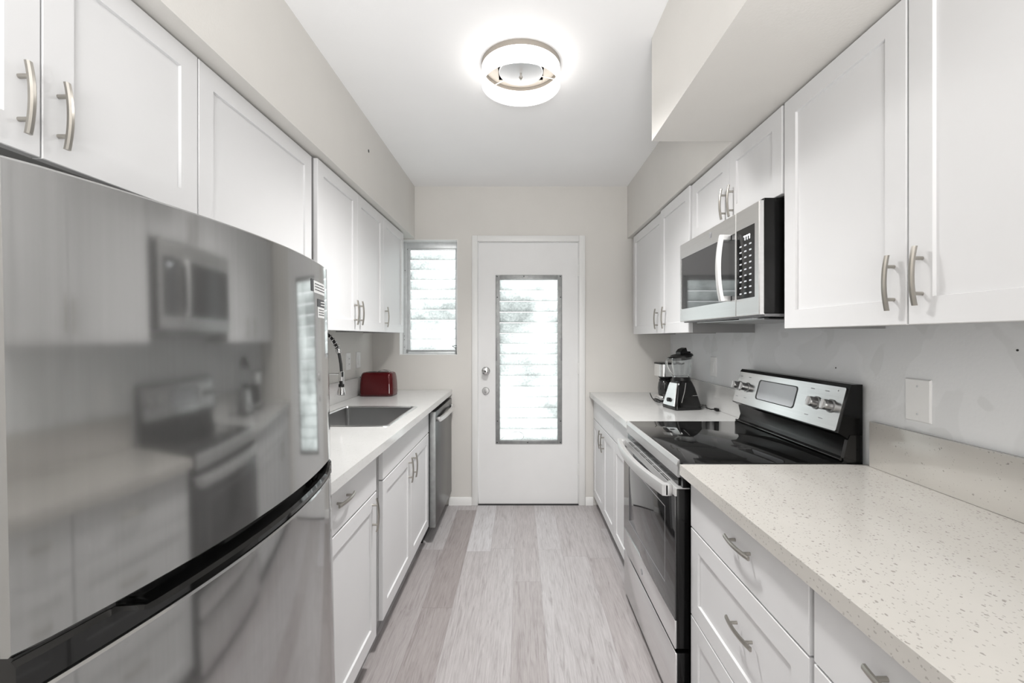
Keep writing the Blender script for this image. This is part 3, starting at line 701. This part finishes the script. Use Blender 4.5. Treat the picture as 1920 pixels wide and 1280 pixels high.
for y in (2.232, 2.155, 1.652, 1.574):
    c = onp(0.078, y, 0.004); bm = bmesh.new()
    prof = [(0.024, 0.0), (0.024, 0.004), (0.019, 0.006), (0.019, 0.022), (0.0175, 0.030), (0.016, 0.032)]
    rings = []
    ax = nv; e1 = Vector((0, 1, 0)); e2 = ax.cross(e1)
    for r, h in prof: rings.append([c + ax*h + (e1*math.cos(2*PI*k/24)+e2*math.sin(2*PI*k/24))*r for k in range(24)])
    loft(bm, rings); kb = P('knob', bm, 'knobm', cp, 'round steel knob')
    bm = bmesh.new(); loft(bm, [[c + ax*h + e1*a + e2*b_ for a, b_ in ((-0.0045, -0.0165), (0.0045, -0.0165), (0.0045, 0.0165), (-0.0045, 0.0165))] for h in (0.0325, 0.038)]); P('knob_grip', bm, 'satin', kb)
bm = bmesh.new()
for y in (1.60, 1.68, 2.14, 2.22):
    for a in (0.026, 0.128): bm = bmesh.new(); panelbox(bm, a, a+0.003, y, y+0.022, 0.004, 0.0043); P('knob_marking', bm, 'grey', cp)
bm = bmesh.new(); panelbox(bm, 0.018, 0.022, 1.556, 1.560, 0.004, 0.0045); P('indicator_light', bm, 'grey', cp)

# ------------------------------------------------------------------ microwave
MX = 0.806
mw = thing('microwave', 'over-the-range stainless microwave with black glass door and arched handle', 'microwave', (1.0, 1.855, 1.395))
P('case', B((MX+0.016, XR-0.002, 1.490, 2.231, 1.400, 1.790), bev=0.002), 'blackE', mw)
fm = bmesh.new()
W0, W1, H0, H1 = 1.665, 2.215, 1.459, 1.709
def ringx(bm, y0, y1, z0, z1, a0, a1, b0, b1, x0, x1):
    rings = []
    for (ya, yb, za, zb, x) in ((y0, y1, z0, z1, x1), (y0, y1, z0, z1, x0+0.003), (y0+0.003, y1-0.003, z0+0.003, z1-0.003, x0), (a0, a1, b0, b1, x0), (a0, a1, b0, b1, x1)):
        rings.append([(x, ya, za), (x, yb, za), (x, yb, zb), (x, ya, zb)])
    loft(bm, rings, False, False); 
ringx(fm, 1.654, 2.230, 1.397, 1.782, 1.660, W1, H0, H1, MX, MX+0.018)
md = P('door', fm, 'steelL', mw, 'stainless door frame')
P('door_glass', B((MX+0.002, MX+0.016, 1.6605, W1-0.0005, H0+0.0005, H1-0.0005)), 'ovenG', md, 'black glass')
fm = bmesh.new(); ringx(fm, 1.492, 1.652, 1.397, 1.782, 1.520, 1.650, H0, H1+0.003, MX, MX+0.018)
mc = P('control_surround', fm, 'steelL', mw)
P('control_panel', B((MX+0.002, MX+0.016, 1.5205, 1.6495, H0+0.0005, H1+0.0025)), 'gblack', mc, 'black touch panel')
bm = bmesh.new()
for r in range(9):
    for c in range(3):
        y = 1.545+c*0.034; z = 1.475+r*0.0215; bx(bm, MX+0.0008, MX+0.002, y, y+0.014, z, z+0.005)
P('button_print', bm, 'disp', mc)
bm = bmesh.new()
for y0 in (1.556, 1.572, 1.588): bx(bm, MX+0.0007, MX+0.002, y0, y0+0.010, 1.680, 1.684); bx(bm, MX+0.0007, MX+0.002, y0, y0+0.002, 1.668, 1.684)
P('clock', bm, 'digit', mc)
bm = bmesh.new(); n = 16; rings = []
for k in range(n+1):
    tt = -1+2*k/n; z = 1.585+tt*0.127; o = MX-0.032 - 0.014*(1-tt*tt)
    rings.append([(o+0.007, 1.690, z), (o-0.004, 1.693, z), (o-0.007, 1.700, z), (o-0.004, 1.715, z), (o+0.007, 1.718, z)])
loft(bm, rings)
for z in (1.468, 1.702): bx(bm, MX-0.033, MX+0.001, 1.692, 1.716, z-0.010, z+0.010, 0.002)
P('handle', bm, 'satin', md, 'arched steel handle')
bm = bmesh.new(); lathe(bm, [(0.0115, 0), (0.0115, -0.0015)], (MX, 1.874, 1.752), 24, 'X'); em = P('emblem', bm, 'grey', md, 'small round grey emblem')
def text(body, size, mat, parent, loc, rot, name='lettering'):
    cu = bpy.data.curves.new(name, 'FONT'); cu.body = body; cu.size = size; cu.extrude = 0.0002; cu.align_x = 'CENTER'; cu.align_y = 'CENTER'
    tmp = bpy.data.objects.new(name, cu); COL.objects.link(tmp)
    me = bpy.data.meshes.new_from_object(tmp.evaluated_get(bpy.context.evaluated_depsgraph_get())); bpy.data.objects.remove(tmp)
    me.materials.append(M[mat]) if len(me.materials) == 0 else me.materials.__setitem__(0, M[mat])
    o = bpy.data.objects.new(name, me); COL.objects.link(o); o.parent = parent
    o.location = Vector(loc) - root_loc(parent); o.rotation_euler = rot; return o
text('ge', 0.017, 'steelL', em, (MX-0.0018, 1.874, 1.752), (PI/2, 0, -PI/2))
text('ge', 0.017, 'steelL', od, (XO-0.0022, 1.93, 0.298), (PI/2, 0, -PI/2))
# underside: vent frame, mesh filters, lamp, hanging plate
P('bottom_panel', B((MX+0.02, XR-0.004, 1.494, 2.228, 1.392, 1.3995)), 'grey', mw)
P('grease_filter', B((0.93, 1.13, 1.51, 1.83, 1.386, 1.3915), bev=0.001), 'filter', mw); P('grease_filter', B((0.93, 1.13, 1.88, 2.20, 1.386, 1.3915), bev=0.001), 'filter', mw)
bm = bmesh.new(); loft(bm, [[(x, y, z), (x, y, z+0.004), (x2, y, z2+0.004), (x2, y, z2)] for (x, y, z, x2, z2) in ((0.86, 1.56, 1.383, 1.12, 1.378), (0.86, 2.15, 1.388, 1.12, 1.383))]); P('vent_plate', bm, 'steelh', mw)
P('task_lamp', B((0.84, 0.90, 1.60, 1.70, 1.386, 1.3915), bev=0.002), 'disp', mw)

# ------------------------------------------------------------------ toaster
TX, TY = -1.004, 3.15
ts = thing('toaster', 'small dark red two-slot toaster on the worktop in the left corner', 'toaster', (TX, TY, LT+0.001))
z0 = LT+0.001
def TR(sx, sy, z, r=0.03): return [(x, y, z) for x, y in rrect(TX, TY, 0.118*sx, 0.078*sy, r, 6)]
bm = bmesh.new(); loft(bm, [TR(0.985, 0.97, z0+0.012), TR(1.0, 1.0, z0+0.020), TR(0.985, 0.98, z0+0.08), TR(0.955, 0.93, z0+0.125), TR(0.925, 0.88, z0+0.148), TR(0.89, 0.80, z0+0.160), TR(0.83, 0.70, z0+0.165)])
tb = P('body', bm, 'redm', ts)
bm = bmesh.new(); loft(bm, [TR(0.96, 0.94, z0), TR(0.985, 0.97, z0+0.004), TR(0.985, 0.97, z0+0.0118)]); P('base', bm, 'redd', ts)
# raised front section and chrome end trim
bm = bmesh.new(); rr = []
for z, f in ((z0+0.022, 1.0), (z0+0.08, 0.985), (z0+0.125, 0.935), (z0+0.146, 0.885)):
    yy = TY-0.078*f-0.0015; rr.append([(TX+0.030, yy, z), (TX+0.085, yy, z), (TX+0.085, yy+0.004, z), (TX+0.030, yy+0.004, z)])
loft(bm, rr); P('front_panel', bm, 'redm', tb)
bm = bmesh.new(); tube(bm, [(TX+0.096, TY-0.076, z0+0.02), (TX+0.0945, TY-0.0735, z0+0.08), (TX+0.088, TY-0.067, z0+0.13), (TX+0.080, TY-0.058, z0+0.155), (TX+0.078, TY, z0+0.168), (TX+0.080, TY+0.058, z0+0.155)], 0.0022, 8); P('end_trim', bm, 'chrome', ts)
bm = B((TX-0.078, TX+0.065, TY-0.036, TY-0.012, z0+0.164, z0+0.1662), (TX-0.078, TX+0.065, TY+0.012, TY+0.036, z0+0.164, z0+0.1662), bev=0.0005); P('slot', bm, 'black', tb)
bm = bmesh.new(); tube(bm, [(TX-0.01, TY-0.02, z0+0.164), (TX+0.01, TY-0.02, z0+0.176), (TX+0.035, TY-0.02, z0+0.180), (TX+0.062, TY-0.02, z0+0.176), (TX+0.085, TY-0.02, z0+0.166)], 0.0018, 6); tube(bm, [(TX-0.01, TY+0.02, z0+0.164), (TX+0.01, TY+0.02, z0+0.176), (TX+0.035, TY+0.02, z0+0.180), (TX+0.062, TY+0.02, z0+0.176), (TX+0.085, TY+0.02, z0+0.166)], 0.0018, 6); P('wire_rack', bm, 'steelL', ts)
bm = B((TX-0.130, TX-0.112, TY-0.012, TY+0.012, z0+0.125, z0+0.131), bev=0.002); P('lever', bm, 'black', ts)
bm = bmesh.new(); lathe(bm, [(0.010, 0), (0.009, -0.010)], (TX-0.116, TY, z0+0.045), 16, 'X'); P('dial', bm, 'black', ts)

# ------------------------------------------------------------------ blender (appliance)
BX, BY, bz = 0.985, 2.70, RT+0.001
bl = thing('countertop_blender', 'black blender with clear ribbed jar and silver front on the right worktop', 'blender', (BX, BY, bz))
def sq(hw, hd, z, r=0.012, ox=0): return [(x, y, z) for x, y in rrect(BX+ox, BY, hw, hd, r, 4)]
bm = bmesh.new(); loft(bm, [sq(0.083, 0.080, bz, 0.014), sq(0.086, 0.083, bz+0.006, 0.014), sq(0.085, 0.082, bz+0.022, 0.014), sq(0.073, 0.070, bz+0.075, 0.014), sq(0.060, 0.058, bz+0.130, 0.016), sq(0.050, 0.050, bz+0.160, 0.020), sq(0.045, 0.045, bz+0.170, 0.022)])
bb = P('motor_base', bm, 'gblack', bl)
bm = bmesh.new(); rr = []
for z, f in ((bz+0.022, 0.085), (bz+0.075, 0.073), (bz+0.130, 0.060), (bz+0.155, 0.0525)):
    rr.append([(BX-f-0.003, BY-f*0.74, z), (BX-f+0.006, BY-f*0.80, z), (BX-f+0.006, BY+f*0.80, z), (BX-f-0.003, BY+f*0.74, z)])
loft(bm, rr); fp = P('front_panel', bm, 'steelL', bb, 'silver front panel')
bm = bmesh.new(); c = Vector((BX-0.082, BY, bz+0.055)); lathe(bm, [(0.013, 0), (0.012, -0.012)], c, 18, 'X'); P('dial', bm, 'black', fp)
bm = bmesh.new()
for sgn in (1,): tube(bm, [(BX-0.05, BY-0.083, bz+0.045), (BX-0.02, BY-0.066, bz+0.11), (BX-0.005, BY-0.054, bz+0.158)], 0.0022, 6)
tube(bm, [(BX+0.03, BY-0.071, bz+0.084), (BX+0.068, BY-0.071, bz+0.084)], 0.0015, 6); P('accent_line', bm, 'steel', bb)
bm = bmesh.new(); lathe(bm, [(0.052, bz+0.166), (0.054, bz+0.172), (0.050, bz+0.190), (0.046, bz+0.192)], (BX, BY, 0), 28); P('jar_collar', bm, 'black', bl)
# clear ribbed jar
bm = bmesh.new(); rings = []; n = 48
def jr(r, z, rib=1): return [(BX+(r+rib*0.002*math.cos(8*2*PI*k/n))*math.cos(2*PI*k/n), BY+(r+rib*0.002*math.cos(8*2*PI*k/n))*math.sin(2*PI*k/n), z) for k in range(n)]
loft(bm, [jr(0.044, bz+0.192), jr(0.049, bz+0.22), jr(0.056, bz+0.26), jr(0.061, bz+0.300), jr(0.063, bz+0.312, 0), jr(0.0605, bz+0.312, 0), jr(0.0585, bz+0.300), jr(0.0535, bz+0.26), jr(0.0465, bz+0.22), jr(0.041, bz+0.195)], True, True)
jar = P('jar', bm, 'glass', bl, 'clear ribbed jar')
bm = bmesh.new(); tube(bm, [(BX-0.060, BY, bz+0.300), (BX-0.085, BY, bz+0.303), (BX-0.102, BY, bz+0.290), (BX-0.100, BY, bz+0.262), (BX-0.082, BY, bz+0.225), (BX-0.058, BY, bz+0.196), (BX-0.046, BY, bz+0.194)], 0.007, 12); P('jar_handle', bm, 'glass', jar)
bm = bmesh.new(); lathe(bm, [(0.056, bz+0.296), (0.060, bz+0.3125), (0.067, bz+0.313), (0.067, bz+0.322), (0.060, bz+0.328), (0.03, bz+0.332)], (BX, BY, 0), 32); bx(bm, BX-0.088, BX-0.055, BY-0.012, BY+0.012, bz+0.314, bz+0.322, 0.002); bmesh.ops.rotate(bm, verts=bm.verts, cent=(BX, BY, bz+0.32), matrix=Matrix.Rotation(-0.13, 3, 'Y')); ld = P('lid', bm, 'black', bl)
bm = bmesh.new(); prism(bm, [(BX-0.022, bz+0.329), (BX+0.048, bz+0.329), (BX+0.046, bz+0.340), (BX+0.026, bz+0.344), (BX+0.022, bz+0.366), (BX-0.004, bz+0.360), (BX-0.020, bz+0.345)], BY-0.026, BY+0.026, 'Y'); bmesh.ops.rotate(bm, verts=bm.verts, cent=(BX, BY, bz+0.32), matrix=Matrix.Rotation(-0.13, 3, 'Y')); P('lid_cap', bm, 'black', ld)
bl.rotation_euler = (0, 0, math.radians(11.6))
bm = bmesh.new(); cz = RT+0.004
cpts = [(1.082, 2.705), (1.105, 2.70), (1.125, 2.74), (1.15, 2.79), (1.158, 2.76), (1.14, 2.70), (1.12, 2.665), (1.135, 2.63), (1.150, 2.61)]
tube(bm, [(x, y, cz+0.006*math.sin(i*1.3)**2) for i, (x, y) in enumerate(cpts)], 0.0032, 8)
bx(bm, 1.143, 1.160, 2.575, 2.61, RT+0.001, RT+0.018, 0.003); tag(P('power_cord', bm, 'black'), 'black power cord and plug lying on the right worktop beside the blender', 'cord')

# ------------------------------------------------------------------ coffee maker
CX, CY = 1.02, 3.02
cm = thing('coffee_maker', 'small black and steel drip coffee maker behind the blender', 'coffee maker', (CX, CY, bz))
P('base_plate', B((CX-0.085, CX+0.08, CY-0.065, CY+0.065, bz, bz+0.008), bev=0.003), 'black', cm)
P('warming_base', B((CX-0.085, CX+0.02, CY-0.063, CY+0.063, bz+0.0085, bz+0.040), bev=0.010, seg=3), 'steelL', cm)
P('tower', B((CX+0.021, CX+0.08, CY-0.063, CY+0.063, bz+0.0085, bz+0.168), bev=0.004), 'black', cm)
bm = bmesh.new(); loft(bm, [[(x, y, z) for x, y in rrect(CX-0.003, CY, 0.085, 0.066, 0.028, 6)] for z in (bz+0.169, bz+0.250)]); P('brew_housing', bm, 'steelL', cm)
bm = bmesh.new(); loft(bm, [[(x, y, z) for x, y in rrect(CX-0.003, CY, 0.087, 0.068, 0.029, 6)] for z in (bz+0.2505, bz+0.260)]); P('top_lid', bm, 'black', cm)
bm = bmesh.new(); lathe(bm, [(0.052, bz+0.1685), (0.034, bz+0.148)], (CX-0.03, CY, 0), 24); P('filter_basket', bm, 'black', cm)
bm = bmesh.new(); lathe(bm, [(0.040, bz+0.041), (0.044, bz+0.05), (0.046, bz+0.09), (0.042, bz+0.125), (0.036, bz+0.136)], (CX-0.034, CY, 0), 28); cf = P('carafe', bm, 'carafe', cm)
bm = bmesh.new(); lathe(bm, [(0.038, bz+0.1365), (0.038, bz+0.146), (0.02, bz+0.147)], (CX-0.034, CY, 0), 24); P('carafe_lid', bm, 'black', cf)
bm = bmesh.new(); tube(bm, [(CX-0.045, CY-0.040, bz+0.135), (CX-0.05, CY-0.070, bz+0.132), (CX-0.05, CY-0.076, bz+0.10), (CX-0.046, CY-0.066, bz+0.065), (CX-0.042, CY-0.044, bz+0.060)], 0.006, 10); P('carafe_handle', bm, 'black', cf)
cm.rotation_euler = (0, 0, math.radians(8))
bm = bmesh.new()
cp_ = [(0.913, 3.07, 0.02), (0.905, 3.08, 0.042), (0.905, 3.045, 0.020), (0.910, 3.0, 0.004), (0.905, 2.955, 0.006), (0.920, 2.915, 0.004), (0.938, 2.92, 0.012), (0.925, 2.955, 0.016), (0.908, 2.965, 0.006), (0.915, 2.92, 0.018), (0.945, 2.895, 0.004), (0.96, 2.90, 0.004)]
tube(bm, [(x, y, RT+z+0.0008) for x, y, z in cp_], 0.0032, 8); tag(P('power_cord', bm, 'black'), 'bunched black power cord in front of the coffee maker', 'cord')

# ------------------------------------------------------------------ wall plates
def plate(label, s, xw, y0, y1, z0, z1, kind, group=None):
    t_ = thing('wall_plate', label, 'wall plate', (xw, (y0+y1)/2, z0), group)
    bm = bmesh.new(); rings = []
    for i, d in ((0, 0.0003), (0, 0.0035), (0.003, 0.0065)):
        rings.append([(xw+s*d, y0+i, z0+i), (xw+s*d, y1-i, z0+i), (xw+s*d, y1-i, z1-i), (xw+s*d, y0+i, z1-i)])
    loft(bm, rings); P('cover', bm, 'plate', t_)
    yc, zc = (y0+y1)/2, (z0+z1)/2
    if kind == 'blank':
        bm = bmesh.new()
        for z in (z0+0.022, z1-0.022):
            bm = bmesh.new(); lathe(bm, [(0.0030, 0), (0.0022, s*0.001)], (xw+s*0.0066, yc, z), 10, 'X'); P('screw', bm, 'disp', t_)
    if kind == 'outlet':
        P('socket', B((xw+s*0.0066, xw+s*0.009, yc-0.016, yc+0.016, zc-0.034, zc+0.034), bev=0.001), 'plate', t_)
        P('socket_slot', B(*[(xw+s*0.009, xw+s*0.0094, yc+a, yc+a+0.0025, zc+b_-0.004, zc+b_+0.004) for a in (-0.007, 0.005) for b_ in (-0.018, 0.018)]), 'dark', t_)
    if kind == 'switch':
        P('rocker', B((xw+s*0.0066, xw+s*0.0095, yc-0.016, yc+0.016, zc-0.033, zc+0.033), bev=0.0015), 'plate', t_)
    return t_
plate('blank white wall plate with two screws above the near backsplash', -1, XR, 1.273, 1.357, 1.070, 1.196, 'blank')
plate('white outlet plate on the right wall behind the blender', -1, XR, 2.665, 2.745, 1.080, 1.200, 'switch')
plate('white outlet plate on the left wall nearer the faucet', 1, XL, 2.945, 3.020, 1.100, 1.215, 'outlet')
plate('white switch plate on the left wall above the toaster, nearer the corner', 1, XL, 3.130, 3.205, 1.100, 1.215, 'switch')
# nail holes on the right wall
for y, z in ((1.662, 1.205), (1.055, 1.289)):
    bm = bmesh.new(); lathe(bm, [(0.0028, 0), (0.0028, -0.001)], (XR, y, z), 8, 'X'); P('nail_hole', bm, 'dark', bpy.data.objects['wall_right'])
